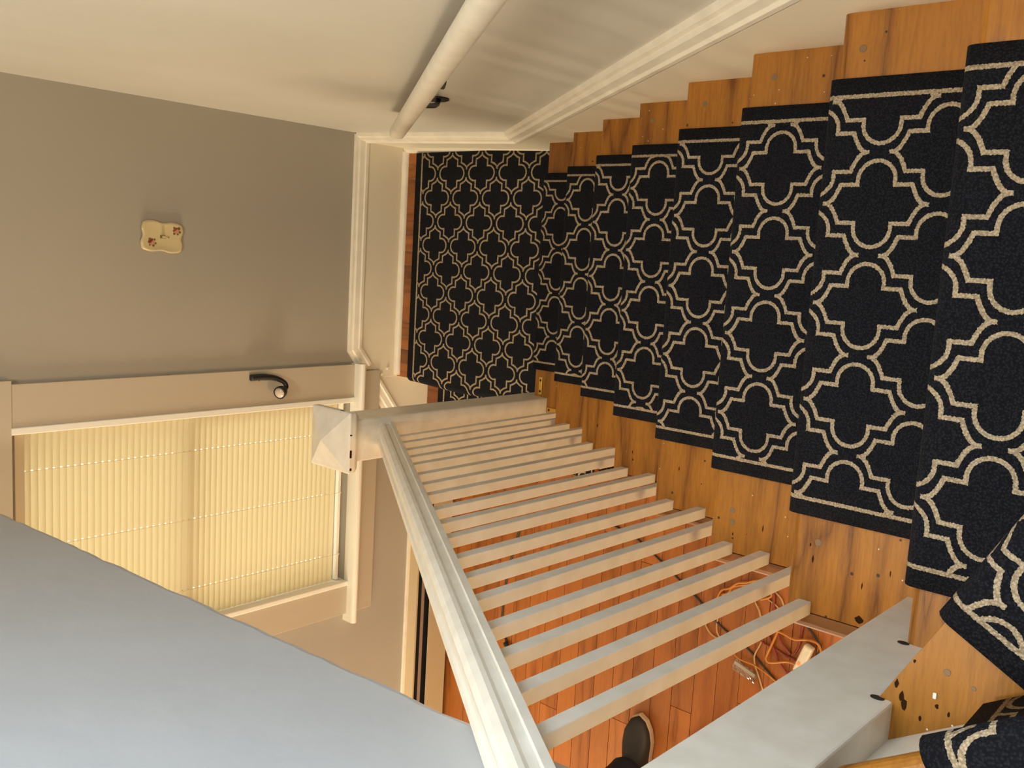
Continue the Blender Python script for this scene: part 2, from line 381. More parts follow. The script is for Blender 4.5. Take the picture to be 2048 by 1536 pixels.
def quarter(r, n=5): return [(0, 0)] + [(r * math.cos(i * math.pi / 2 / n), r * math.sin(i * math.pi / 2 / n)) for i in range(n + 1)]
obj('shoe_moulding', *prism([(YW - 0.018 - a, b) for a, b in quarter(0.019)], 0.038, 0.975, 0), 'white_trim', bf, smooth=False)
# skirt of the short lower flight, on the far wall
low = [(0.165, 0.20), (-0.42, -0.254), (-0.42, ZF), (-0.23, ZF), (-0.23, -H), (0.031, -H), (0.031, 0.0), (0.165, 0.0)]
bl = tag(obj('baseboard_lower_flight', [(a, YW - 0.017, b) for a, b in low] + [(a, YW + 0.001, b) for a, b in low],
      [tuple(range(8)), tuple(range(15, 7, -1))] + [(i, (i + 1) % 8, 8 + (i + 1) % 8, 8 + i) for i in range(8)], 'skirt_paint'),
      'cream skirt board stepping down below the window', kind='structure')
obj('cap_moulding', *mitred(CAP0, [(0.03, YW, 0.20 - 0.135 * sl_), (-0.43, YW, 0.20 - 0.595 * sl_)], (0, -1, 0)), 'white_trim', bl, bevel=0.0008)
for (sx, sz) in ((0.068, 0.055), (0.043, 0.088)):
    obj('painted_screw', *disc((sx, YW - 0.017, sz), (0, -1, 0), 0.007, 0.006), 'white_trim', bl)
# right wall: landing baseboard
def rpath(x0, x1, ya, yb): return [((x0, ya, 0), (-1, 0, 0), (0, 0, 1)), ((x1, yb, 0), (-1, 0, 0), (0, 0, 1))]
br = tag(obj('baseboard_right', *sweep2([(0, 0), (0.030, 0), (0.030, 0.201), (0, 0.201)], rpath(0.988, 1.0195, 0.10, YW)), 'skirt_paint'), 'cream landing baseboard along the stair wall', kind='structure')
obj('shoe_moulding', *sweep2([(0.028 + a, b) for a, b in quarter(0.019)], rpath(0.985, 1.0165, 0.0, YW - 0.02)), 'white_trim', br)
# stair skirt on the right wall
SL = 0.756
def zs(y): return 0.18 + SL * (0.147 - y)
pts = [(0.160, 0.0), (0.160, zs(0.160)), (-2.95, zs(-2.95)), (-2.95, zs(-2.95) - 0.42)]
V = [(0.958, a, b) for a, b in pts] + [(0.991, a, b) for a, b in pts]
bs = tag(obj('baseboard_stairs', V, [(0, 1, 2, 3), (7, 6, 5, 4)] + [(i, (i + 1) % 4, 4 + (i + 1) % 4, 4 + i) for i in range(4)], 'skirt_paint'), 'cream skirt board rising along the stair wall', kind='structure')
obj('cap_moulding', *mitred([(a * 1.36, b) for a, b in CAP0], [(1.0205, YW - 0.01, 0.20), (0.991, 0.1205, 0.20), (0.991, -2.95, zs(-2.95))], (-1, 0, 0)), 'white_trim', bs, bevel=0.0008)

# unseen frames added round the window lights, and a housing for the added fill
def wframe(name, label, bars):
    e_ = tag(bpy.data.objects.new(name, None), label, kind='structure'); COL.objects.link(e_); e_.location = bars[0][0], bars[0][2], bars[0][4]
    for b_ in bars: box('frame_bar', *b_, 'sash_paint', e_)
wframe('added_window_2', 'unseen white frame added round the window light in the near wall of the lower room', [(-2.86, -2.80, -3.4, -3.37, 0.04, 1.46), (-1.0, -0.94, -3.4, -3.37, 0.04, 1.46), (-2.80, -1.0, -3.4, -3.37, 0.04, 0.10), (-2.80, -1.0, -3.4, -3.37, 1.40, 1.46)])
wframe('added_window_3', 'unseen white frame added round the window light in the left wall of the lower room', [(-3.6, -3.57, -0.76, -0.70, 0.29, 1.71), (-3.6, -3.57, 0.70, 0.76, 0.29, 1.71), (-3.6, -3.57, -0.70, 0.70, 0.29, 0.35), (-3.6, -3.57, -0.70, 0.70, 1.65, 1.71)])
wframe('added_window_4', 'unseen white frame added round the window light high in the stairwell wall', [(0.965, 0.99, -2.25, -2.20, 2.65, 3.75), (0.965, 0.99, -1.30, -1.25, 2.65, 3.75), (0.965, 0.99, -2.20, -1.30, 2.65, 2.70), (0.965, 0.99, -2.20, -1.30, 3.70, 3.75)])
tag(obj('fill_light_housing', *boxg(-0.17, 0.37, -1.77, -1.23, 4.342, 4.40), 'sash_paint', bevel=0.01), 'unseen square white housing added for the fill light over the stairs', kind='structure')

# ------------------------------------------------------------------ window
w = tag(bpy.data.objects.new('window_1', None), 'cream framed sash window behind the closed blind', kind='structure'); COL.objects.link(w); w.location = (-0.45, YW, 0.2)
CY = 0.923
def casing(name, x0, x1, z0, z1, y0=CY): return box(name, x0, x1, y0, YW + 0.002, z0, z1, 'window_trim', w, bevel=0.002)
casing('casing', -0.045, 0.093, 0.215, 1.575); casing('casing', -0.978, -0.845, 0.215, 1.575)
casing('head_casing', -0.99, 0.105, 1.575, 1.72, CY - 0.004)
for x0, x1 in ((-0.066, -0.043), (-0.852, -0.832)): box('stop_bead', x0, x1, CY - 0.006, YW + 0.05, 0.235, 1.578, 'sash_paint', w, bevel=0.003)
# stool with rounded nosing
n = 6; sp = [(YW + 0.15, 0.205), (YW + 0.15, 0.235)] + [(CY - 0.030 - 0.015 * math.sin(math.pi * i / n), 0.220 + 0.015 * math.cos(math.pi * i / n)) for i in range(n + 1)]
sp2 = [(YW, 0.205), (YW, 0.235)] + sp[2:]
V2, F2 = prism(sp2, -1.012, 0.096, 0)
obj('stool', V2, F2, 'sash_paint', w, smooth=False); box('inner_sill', WX0, WX1, YW, YW + 0.16, 0.205, 0.2348, 'sash_paint', w)
box('apron', -0.975, 0.064, 0.916, YW + 0.002, 0.103, 0.206, 'window_trim', w)
# jambs, sashes and panes
for x0, x1 in ((WX0, WX0 + 0.012), (WX1 - 0.012, WX1)): box('jamb', x0, x1, YW, YW + 0.16, 0.235, 1.585, 'sash_paint', w)
box('head_jamb', WX0, WX1, YW, YW + 0.16, 1.570, 1.586, 'sash_paint', w)
for y0, z0, z1 in ((YW + 0.042, 0.235, 0.965), (YW + 0.075, 0.925, 1.572)):
    for x0, x1 in ((WX0 + 0.012, WX0 + 0.055), (WX1 - 0.055, WX1 - 0.012)): box('sash_stile', x0, x1, y0, y0 + 0.03, z0, z1, 'sash_paint', w)
    for a, b in ((z0, z0 + 0.04), (z1 - 0.04, z1)): box('sash_rail', WX0 + 0.0552, WX1 - 0.0552, y0, y0 + 0.03, a, b, 'sash_paint', w)
    box('pane', WX0 + 0.056, WX1 - 0.056, y0 + 0.013, y0 + 0.017, z0 + 0.041, z1 - 0.041, 'pane_glass', w, bevel=0)
# blind
BX0, BX1 = -0.829, -0.069
bld = empty('window_blind', (-0.45, YW + 0.02, 0.25), 'closed cream venetian blind glowing with daylight in the window', 'blind')
BY = YW + 0.018
box('headrail', BX0 - 0.002, BX1 + 0.002, YW - 0.002, YW + 0.032, 1.530, 1.560, 'heater_enamel', bld)
pitch = 0.0229; cords = (-0.194, -0.449, -0.715)
xsl = sorted([BX0, BX1] + [c + s * 0.0018 for c in cords for s in (-1, 1)])
nsl = 54
tilt = math.radians(72); wsl = 0.030
slat_me = None
for i in range(nsl):
    zc = 1.520 - i * pitch
    o = None
    if slat_me is None:
        V, F = [], []
        nn = 8
        for x in xsl:
            for j in range(nn + 1):
                s = (j / nn - 0.5) * wsl; c = 0.0028 * (1 - (2 * s / wsl) ** 2)
                yy = s * math.cos(tilt) - c * math.sin(tilt); zz = s * math.sin(tilt) + c * math.cos(tilt)
                V.append((x + 0.45, yy, zz))
        hole = [(xsl[k] > BX0) and any(abs((xsl[k] + xsl[k + 1]) / 2 - c) < 0.001 for c in cords) for k in range(len(xsl) - 1)]
        for k in range(len(xsl) - 1):
            for j in range(nn):
                if hole[k] and 4 <= j <= 5: continue
                a = k * (nn + 1) + j; F.append((a, a + 1, a + nn + 2, a + nn + 1))
        slat_me = bpy.data.meshes.new('slat'); slat_me.from_pydata(V, [], F); slat_me.materials.append(MATS['blind_slat'])
        for p in slat_me.polygons: p.use_smooth = True
    o = bpy.data.objects.new('slat', slat_me); COL.objects.link(o); o.parent = bld; o.location = Vector((-0.45, BY, zc)) - bld.location
box('bottom_rail', BX0, BX1, BY - 0.010, BY + 0.010, 0.262, 0.276, 'sash_paint', bld)
for c in cords:
    obj('ladder_cord', *tube([(c, BY - 0.0135, 1.53), (c, BY - 0.0135, 0.27)], 0.0006, 5, 1), 'cord_tan', bld)
    obj('cord_knot', *disc((c, BY - 0.013, 0.268), (0, -1, 0), 0.004, 0.004, 8), 'white_plastic', bld)

# ------------------------------------------------------------------ staircase
stair = empty('staircase', (0.5, 0.0, 0.0), 'brown wooden staircase descending from the winders to the landing', 'staircase')
TT = 0.028
XT0, XT1 = 0.0395, 0.958
def tread_prof(k, back):
    yn = nose(k); zt = k * H; n = 6; r = TT / 2
    return [(back, zt - TT), (back, zt)] + [(yn - r * 0.8 + r * 0.8 * math.sin(math.pi * i / n), zt - r + r * math.cos(math.pi * i / n)) for i in range(n + 1)]
treads = {}
for k in range(1, 9):
    back = nose(k) - G - 0.04
    x0 = XT0
    t = obj('tread', *prism(tread_prof(k, back), x0, XT1, 0), 'tread_wood', stair); treads[k] = t
    if k > 1:
        n = 6; r = TT / 2; xo = 0.010
        pr = [(XT0 - 0.002, k * H - TT), (XT0 - 0.002, k * H - 0.0005)] + [(xo + r * 0.8 - r * 0.8 * math.sin(math.pi * i / n), k * H - 0.0005 - r + r * math.cos(math.pi * i / n)) for i in range(n + 1)]
        V = [(a, nose(k) - 0.001, b) for a, b in pr] + [(a, back, b) for a, b in pr]; m_ = len(pr)
        obj('return_nosing', V, [tuple(range(m_)), tuple(range(2 * m_ - 1, m_ - 1, -1))] + [(i, (i + 1) % m_, m_ + (i + 1) % m_, m_ + i) for i in range(m_)], 'return_wood', t, label='darker end board of the tread')
    box('riser', 0.035, XT1, nose(k) - 0.045, nose(k) - 0.027, (k - 1) * H, k * H - TT, 'skirt_paint', stair, bevel=0)
# worn screw plugs beside the runner
def plug(k, x, dy, r=0.0065): obj('screw_plug', *disc((x, nose(k) - dy, k * H - 0.003), (0, 0, 1), r, 0.0036, 12), 'plug_wood', treads[k])
for k, x, dy in ((7, 0.905, 0.035), (7, 0.155, 0.045), (6, 0.120, 0.045), (6, 0.098, 0.047), (5, 0.912, 0.05), (4, 0.915, 0.045), (6, 0.915, 0.05)): plug(k, x, dy)
# outer stringer under the tread ends
pts = [(0.0, 0.0)]
for k in range(1, 9): pts += [(nose(k) - 0.03, (k - 1) * H), (nose(k) - 0.03, k * H - TT - 0.001)]
pts += [(-1.80, 8 * H - TT - 0.001), (-1.80, ZF), (0.0, ZF)]
V = [(0.022, a, b) for a, b in pts] + [(0.036, a, b) for a, b in pts]; n = len(pts)
obj('outer_stringer', V, [tuple(range(n)), tuple(range(2 * n - 1, n - 1, -1))] + [(i, (i + 1) % n, n + (i + 1) % n, n + i) for i in range(n)], 'white_trim', stair)
# winders (they turn round the upper newel)
def slabpoly(poly, z, t): 
    n = len(poly); V = [(x, y, z) for x, y in poly] + [(x, y, z - t) for x, y in poly]
    return V, [tuple(range(n)), tuple(range(2 * n - 1, n - 1, -1))] + [(i, (i + 1) % n, n + (i + 1) % n, n + i) for i in range(n)]
A9, E9 = Vector((0.222, -1.842)), (Vector((0.344, -1.910)) - Vector((0.222, -1.842))).normalized()
def on9(s, d=0.0):      # point on the nosing of the first winder: s along, d back from it
    nrm = Vector((E9.y, -E9.x)); nrm = nrm if nrm.y < 0 else -nrm
    return A9 + E9 * s + nrm * d
N9 = on9(0, 1) - on9(0, 0)
A10 = Vector((0.123, -1.830)); E10 = (Vector((0.202, -1.955)) - A10).normalized(); N10 = Vector((E10.y, -E10.x)); N10 = N10 if N10.x < 0 else -N10
def on10(s, d=0.0): return A10 + E10 * s + N10 * d
off9 = 0.008
p = [on9(-0.20, off9), on9(0.83, off9), Vector((0.958, -3.05)), on10(0.9, 0.10), on10(-0.09, 0.10), Vector((0.0, -1.82))]
t9 = obj('winder_tread', *slabpoly([tuple(q) for q in p], 9 * H, TT), 'tread_wood', stair, bevel=0.008, seg=3)
q = [on9(-0.18, off9 + 0.03), on9(0.83, off9 + 0.03), on9(0.83, off9 + 0.05), on9(-0.18, off9 + 0.05)]
obj('riser', *slabpoly([tuple(a) for a in q], 9 * H - TT, H - TT), 'skirt_paint', stair)
p = [on10(-0.03, 0.009), on10(1.25, 0.009), Vector((0.0, -3.05)), Vector((-0.7, -2.6)), Vector((-0.7, -1.95)), Vector((-0.05, -1.80))]
t10 = obj('winder_tread', *slabpoly([tuple(a) for a in p], 10 * H, TT), 'tread_wood', stair, bevel=0.011, seg=4)
q = [on10(-0.12, 0.036), on10(1.2, 0.036), on10(1.2, 0.05), on10(-0.12, 0.05)]
obj('riser', *slabpoly([tuple(a) for a in q], 10 * H - TT, H - TT), 'white_trim', stair, label='white painted riser of the upper winder')
# lower flight: one step between landing and room floor
ls = obj('tread', *boxg(-0.245, 0.06, -0.02, YW - 0.016, -H - TT, -H), 'landing_wood', stair, bevel=0.004)
box('riser', -0.225, -0.205, -0.02, YW - 0.017, ZF, -H - TT, 'skirt_paint', stair, bevel=0)
box('riser', 0.040, 0.0545, -0.02, YW - 0.017, -H, -0.023, 'skirt_paint', stair, bevel=0)

# ------------------------------------------------------------------ runners
def sheet(name, rows, m, parent=None, thick=0.009, smooth=True):
    """rows: list of rows; each vertex (co, uv, edge). Solid carpet sheet"""
    V, F, U, E = [], [], [], []
    nr, nc = len(rows), len(rows[0])
    for r_ in rows:
        for co, uv, ed in r_: V.append(co); U.append(uv); E.append(ed)
    for i in range(nr - 1):
        for j in range(nc - 1): F.append((i * nc + j, i * nc + j + 1, (i + 1) * nc + j + 1, (i + 1) * nc + j))
    xs, ys, zz = zip(*V); base = Vector(((min(xs) + max(xs)) / 2, (min(ys) + max(ys)) / 2, min(zz)))
    if parent is not None: base = wloc(parent)
    me = bpy.data.meshes.new(name); me.from_pydata([tuple(Vector(v) - base) for v in V], [], F)
    for nm, D in (('UVMap', U), ('Edge', E)):
        lay = me.uv_layers.new(name=nm)
        for l in me.loops: lay.data[l.index].uv = D[l.vertex_index]
    me.materials.append(MATS[m])
    for p_ in me.polygons: p_.use_smooth = smooth
    o = bpy.data.objects.new(name, me); COL.objects.link(o)
    if parent is not None: o.parent = parent
    else: o.location = base
    s = o.modifiers.new('thickness', 'SOLIDIFY'); s.thickness = thick; s.offset = -1; s.use_even_offset = False
    return o
RR_ = {1: .857, 2: .855, 3: .861, 4: .858, 5: .861, 6: .863, 7: .862, 8: .852}
RL_ = {1: .185, 2: .186, 3: .187, 4: .186, 5: .189, 6: .194, 7: .196, 8: .186}
LA, LB = 0.186, 0.150
rows = []; NCOL = 13
for k in range(8, 0, -1):
    yn = nose(k) + 0.010; zt = k * H + 0.009; r = 0.013
    path = []      # (y, z, arc from nose)
    yb = nose(k) - G - 0.015
    for i in range(7): y = yb + (yn - r - yb) * i / 6; path.append((y, zt))
    for i in range(1, 8):
        a = math.pi * 0.95 * i / 7; path.append((yn - r + r * math.sin(a), zt - r + r * math.cos(a) - 0.006 * (i / 7)))
    ybm = nose(k) - 0.016
    path.append((ybm, k * H - TT - 0.012)); path.append((ybm, (k - 1) * H + 0.018))
    if k > 1: path.append((ybm + 0.002, (k - 1) * H + 0.010))
    # arc parameter so that tread pattern lines up: u = (yc - y)/LA on the flat part
    yc = nose(k) - 0.079; sh = 0.5 if k % 2 == 0 else 0.0
    s0 = None; acc = 0.0; prev = None
    for (y, z) in path:
        if prev is not None: acc += math.hypot(y - prev[0], z - prev[1])
        prev = (y, z)
        u = (yc - (yb + acc)) / LA + sh
        row = []
        for j in range(NCOL):
            f = j / (NCOL - 1); x = RL_[k] + (RR_[k] - RL_[k]) * f
            e0, e1 = x - RL_[k], RR_[k] - x
            row.append(((x, y, z), (u, (x - 0.529) / LB), (e0, e1)))
        rows.append(row)
run = tag(sheet('stair_runner', rows, 'runner_carpet'), 'black carpet runner with beige quatrefoil trellis down the straight flight', 'carpet runner', 'quatrefoil stair carpets')
# landing piece, folded over the edge on to the lower step
rows = []
XR = 0.966; r = 0.016; xn = 0.022
path = []
for i in range(10): path.append((XR - (XR - xn - r) * i / 9, 0.009))
for i in range(1, 8): a = math.pi * 0.9 * i / 7; path.append((xn + r - r * math.sin(a), 0.009 - r + r * math.cos(a) - 0.010 * i / 7))
path += [(0.030, -0.06), (0.029, -H + 0.025), (0.022, -H + 0.010), (-0.10, -H + 0.009), (-0.238, -H + 0.009)]
for i in range(1, 7): a = math.pi * 0.9 * i / 6; path.append((-0.242 - 0.014 * math.sin(a), -H + 0.009 - 0.014 + 0.014 * math.cos(a)))
path += [(-0.238, -H - 0.06), (-0.240, ZF + 0.006)]
acc = 0; prev = None
for (x, z) in path:
    if prev: acc += math.hypot(x - prev[0], z - prev[1])
    prev = (x, z)
    u = (0.786 - (XR - acc)) / 0.19
    row = []
    for j in range(24):
        f = j / 23; y = -0.022 + (0.843 + 0.022) * f
        wob = 0.006 * math.sin(y * 9.0) if x < 0.05 and z > -0.1 else 0.0
        row.append(((x + wob, y, z), (u, (y - 0.551) / 0.162), ((0.843 - y) * 0.75, y + 0.022 + 0.0225)))
    rows.append([q_ for q_ in row[::-1]])
tag(sheet('landing_carpet', rows, 'runner_carpet'), 'black quatrefoil carpet covering the landing and folding down the lower step', 'carpet', 'quatrefoil stair carpets')
# winder pieces
def winder_carpet(name, P0, e1, n1, z, length, depth, drop, u0, v0, label, edge_off=0.0, start=0.0):
    rows = []; r = 0.016
    path = [(depth * (1 - i / 8), 0.0) for i in range(9)]
    path[-1] = (r, 0.0)
    for i in range(1, 8): a = math.pi * 0.92 * i / 7; path.append((r - r * math.sin(a), -r + r * math.cos(a) - 0.006 * i / 7))
    if drop: path += [(0.022, -0.06), (0.020, -H + 0.012)]
    acc = 0; prev = None
    for d_, dz in path:
        if prev: acc += math.hypot(d_ - prev[0], dz - prev[1])
        prev = (d_, dz); row = []
        for j in range(11):
            lo = start if (dz < -0.004 and start) else 0.0
            s = lo + (length - lo) * j / 10; c = P0 + e1 * s + n1 * d_
            row.append(((c.x, c.y, z + dz), ((acc - depth + u0) / LA, (s + v0) / LB), (s + edge_off, length - s)))
        rows.append(row)
    return tag(sheet(name, rows[::-1] if False else rows, 'runner_carpet', thick=0.012), label, 'carpet', 'quatrefoil stair carpets')
winder_carpet('winder_carpet', on9(0.0, -0.004), E9, N9, 9 * H + 0.012, 0.665, 0.30, True, 0.06, 0.02, 'black quatrefoil carpet piece set diagonally on the first winder step')
P10 = on10(0.073, -0.006)
winder_carpet('winder_carpet', P10, E10, N10, 10 * H + 0.013, 0.66, 0.40, True, 0.03, 0.055, 'black quatrefoil carpet piece above the white riser of the topmost step')

# ------------------------------------------------------------------ balustrade
bal = empty('balustrade', (0.03, -0.005, 0.0), 'white painted balustrade with square balusters and two newel posts', 'balustrade')
NX0, NX1, NY0, NY1 = -0.032, 0.090, -0.065, 0.055
npst = box('newel_post', NX0, NX1, NY0, NY1, ZF, 1.035, 'rail_paint', bal, bevel=0.004)
def newel_cap(cx, cy, z, hw, par):
    rings = []
    for s, dz in ((hw * 0.80, 0.0), (hw * 0.90, 0.008), (hw, 0.020), (hw, 0.040), (hw * 0.98, 0.044)):
        rings.append([(cx + a * s, cy + b * s, z + dz) for a, b in ((-1, -1), (1, -1), (1, 1), (-1, 1))])
    V, F = loft(rings); F = F[:-1]
    F = [f for f in F]
    V2 = V + [(cx, cy, z + 0.044 + 0.033)]; n = len(V)
    F += [(n - 4 + i, n - 4 + (i + 1) % 4, n) for i in range(4)]
    return obj('newel_cap', V2, F, 'rail_paint', par, bevel=0.006, seg=3)
newel_cap(0.026, 0.010, 1.018, 0.087, npst)
up = box('newel_post', -0.010, 0.108, -1.803, -1.687, 7 * H - 0.06, 2.34, 'rail_paint', bal, bevel=0.003, label='upper newel post beside the winders')
newel_cap(0.049, -1.745, 2.335, 0.080, up)
for hxx, hy, hz, ra, rb in ((0.1085, -1.7495, 8 * H + 0.003, 0.0075, 0.0055), (0.1085, -1.787, 9 * H + 0.003, 0.008, 0.0055)):
    ring_ = lambda dx, s: [(hxx + dx, hy + ra * s * math.cos(2 * math.pi * j / 14), hz + rb * s * math.sin(2 * math.pi * j / 14)) for j in range(14)]
    obj('notch_gap', *loft([ring_(-0.004, 1.0), ring_(0.0004, 1.0)]), 'dark_gap', up)
RZ = 0.842   # underside of the rail: z = RZ - 0.749 y
def railx(y): return 0.034 + (-y) * 0.019
rp = [(-0.030, 0), (-0.030, 0.012), (-0.037, 0.018), (-0.038, 0.030), (-0.033, 0.041), (-0.022, 0.046), (-0.013, 0.0445), (-0.010, 0.041), (0.008, 0.041), (0.011, 0.045), (0.019, 0.0465), (0.028, 0.042), (0.033, 0.034), (0.0335, 0.028), (0.029, 0.022), (0.029, 0.014), (0.036, 0.011), (0.036, 0.0)]
path = [((railx(y), y, RZ - 0.749 * y), (1, 0, 0), Vector((0, 0.749, 1)).normalized()) for y in [-0.066 - i * (1.687 - 0.066 + 0.012) / 24 for i in range(25)]]
rl = obj('handrail', *sweep2(rp, path), 'rail_paint', bal, smooth=False)
by = [-.161, -.237, -.317, -.391, -.461, -.549, -.628, -.705, -.801, -.883, -.959, -1.054, -1.135, -1.215, -1.303, -1.379, -1.461, -1.544]
for i, y in enumerate(by):
    k = int(-(y + 0.0105) / G) + 1
    zb = k * H
    y0, y1 = y, y + 0.0215
    x1 = 0.0575; x0 = x1 - 0.0215
    zt = lambda yy: RZ - 0.749 * yy + 0.004
    V = [(x0, y0, zb), (x1, y0, zb), (x1, y1, zb), (x0, y1, zb)]
    mx = (railx(y) - 0.047) * 0.8
    V += [(x0 + mx, y0, zt(y0)), (x1 + mx, y0, zt(y0)), (x1 + mx, y1, zt(y1)), (x0 + mx, y1, zt(y1))]
    obj('baluster', V, [(3, 2, 1, 0), (4, 5, 6, 7), (0, 1, 5, 4), (1, 2, 6, 5), (2, 3, 7, 6), (3, 0, 4, 7)], 'rail_paint', bal, bevel=0.0012)
# paint chips on the newel cap
cp = [c for c in npst.children if c.name.startswith('newel_cap')][0]
for (cx, cy, cz, a, b) in ((-0.004, -0.0775, 1.056, 0.022, 0.003), (0.050, -0.0775, 1.057, 0.004, 0.003), (-0.048, -0.0775, 1.055, 0.007, 0.003), (0.1125, -0.030, 1.052, 0.002, 0.016)):
    obj('paint_chip', *boxg(cx - a / 2, cx + a / 2, cy - b / 2, cy + b / 2, cz - 0.003, cz + 0.003), 'chip_dark', cp, bevel=0.001)
# brass angle plates at the newel foot
br_ = empty('angle_bracket', (0.135, -0.03, H), 'brass angle plate screwed to the lowest tread beside the newel', 'bracket')
obj('plate', *boxg(0.098, 0.160, -0.040, -0.026, H, H + 0.003), 'brass', br_, bevel=0.003)
for x_ in (0.110, 0.148): obj('screw', *disc((x_, -0.033, H + 0.002), (0, 0, 1), 0.0045, 0.002, 10), 'black_metal', br_)
br2 = empty('angle_bracket', (0.045, -0.085, H), 'dull brass angle plate between the newel and the first baluster', 'bracket')
obj('plate', *boxg(0.041, 0.058, -0.108, -0.068, H, H + 0.003), 'brass', br2, bevel=0.001)
obj('screw', *disc((0.050, -0.078, H + 0.002), (0, 0, 1), 0.0045, 0.002, 10), 'black_metal', br2)

# ------------------------------------------------------------------ wall handrail
hr = empty('wall_handrail', (0.925, 0.15, 0.74), 'cream painted wooden handrail on the right wall', 'handrail')
RX = 0.925
def hrz(y): return 0.735 + 0.757 * (0.150 - y)
upv = Vector((0, 0.757, 1)).normalized(); dv = Vector((0, -1, 0.757)).normalized()
rings = []
n = 16
def oval(c, s):
    out = []
    for j in range(n):
        a = 2 * math.pi * j / n; ca, sa = math.cos(a), math.sin(a)
        ex = math.copysign(abs(ca) ** 0.72, ca) * 0.0185; ez = math.copysign(abs(sa) ** 0.72, sa) * 0.0235
        out.append(Vector(c) + Vector((1, 0, 0)) * ex * s + upv * ez * s)
    return out
c0 = Vector((RX, 0.150, hrz(0.150)))
for d_, s in ((-0.030, 0.25), (-0.026, 0.55), (-0.018, 0.8), (-0.008, 0.95), (0.004, 1.0)): rings.append(oval(c0 + dv * d_, s))
for i in range(1, 9): rings.append(oval(c0 + dv * (i * 0.48), 1.0))
obj('rail', *loft(rings), 'white_trim', hr, smooth=True)
for yb, zb in ((-0.160, 0.868), (-2.1, 2.33)):
    b_ = obj('wall_bracket', *disc((0.991, yb, zb), (-1, 0, 0), 0.036, 0.008, 24), 'black_metal', hr)
    obj('bracket_arm', *tube([(0.984, yb - 0.01, zb), (0.960, yb - 0.05, zb + 0.05), (0.935, yb - 0.14, hrz(yb - 0.14) - 0.030)], 0.007, 8), 'black_metal', b_)
    obj('rail_foot', *disc((0.940, yb - 0.44, hrz(yb - 0.44) - 0.040), (0, 0.5, 0.9), 0.022, 0.012, 14), 'black_metal', b_)

# ------------------------------------------------------------------ baseboard heater under the window
ht = empty('baseboard_heater', (-1.5, 0.91, ZF), 'tan metal baseboard heater with black slots along the end wall', 'heater')
HX0, HX1 = -2.6, -0.47
box('back_plate', HX0, HX1, 0.934, YW, ZF + 0.02, -0.117, 'white_trim', ht)
V = [(HX0, 0.934, -0.132), (HX1, 0.934, -0.132), (HX1, 0.897, -0.149), (HX0, 0.897, -0.149), (HX0, 0.934, -0.136), (HX1, 0.934, -0.136), (HX1, 0.897, -0.158), (HX0, 0.897, -0.158)]
obj('top_panel', V, [(0, 1, 2, 3), (7, 6, 5, 4), (0, 4, 5, 1), (1, 5, 6, 2), (2, 6, 7, 3), (3, 7, 4, 0)], 'heater_enamel', ht)
box('heating_core', HX0 + 0.01, HX1 - 0.01, 0.908, 0.9335, ZF + 0.03, -0.160, 'black_metal', ht)
box('louver', HX0, HX1, 0.893, 0.8945, -0.194, -0.176, 'heater_metal', ht, bevel=0)
box('front_panel', HX0, HX1, 0.884, 0.888, ZF + 0.035, -0.220, 'heater_enamel', ht, bevel=0.001)
for x_ in (HX0, HX1): box('end_cap', x_ - 0.012, x_ + 0.012, 0.884, YW, ZF + 0.003, -0.128, 'heater_enamel', ht)

# ------------------------------------------------------------------ switch plate
sw = empty('switch_plate', (0.567, YW, 1.003), 'cream scalloped light switch plate with painted red flowers', 'light switch')
out = []
hw, hh = 0.048, 0.071
N = 72
for i in range(N):
    a = 2 * math.pi * i / N; ca, sa = math.cos(a), math.sin(a)
    t = 1 / max(abs(ca), abs(sa)); x_, z_ = ca * t, sa * t
    x_, z_ = math.copysign(min(abs(x_), 0.97), x_), math.copysign(min(abs(z_), 0.975), z_)
    ripx = 0.06 * math.cos(2 * math.pi * z_) * (abs(ca) >= abs(sa)); ripz = 0.06 * math.cos(2 * math.pi * x_) * (abs(sa) > abs(ca))
    cut = 0.055 if abs(x_) > 0.9 and abs(z_) > 0.9 else 0.0
    px = x_ * (1 - cut) + math.copysign(ripx * 0.9 - 0.05, x_) * (abs(x_) > 0.6); pz = z_ * (1 - cut) + math.copysign(ripz * 0.7 - 0.04, z_) * (abs(z_) > 0.6)
    out.append((px * hw, pz * hh))
th = math.radians(-3); rot = lambda x_, z_: (0.567 + x_ * math.cos(th) - z_ * math.sin(th), 1.076 + x_ * math.sin(th) + z_ * math.cos(th))
def ring(s, y): return [(rot(a * s, b * s)[0], y, rot(a * s, b * s)[1]) for a, b in out]
obj('plate', *loft([ring(1.0, YW), ring(1.02, YW - 0.005), ring(0.96, YW - 0.011), ring(0.86, YW - 0.009)]), 'ivory_ceramic', sw, smooth=True)
c = rot(0.0, 0.0); obj('toggle_slot', *boxg(c[0] - 0.005, c[0] + 0.005, YW - 0.0100, YW - 0.0085, c[1] - 0.010, c[1] + 0.010), 'decal_green', sw)
V, F = boxg(c[0] - 0.0035, c[0] + 0.0035, YW - 0.020, YW - 0.009, c[1] - 0.006, c[1] + 0.003); obj('toggle', V, F, 'ivory_ceramic', sw, bevel=0.001)
c = rot(0.0, -0.021); obj('screw', *disc((c[0], YW - 0.009, c[1]), (0, -1, 0), 0.002, 0.0015, 8), 'decal_green', sw)
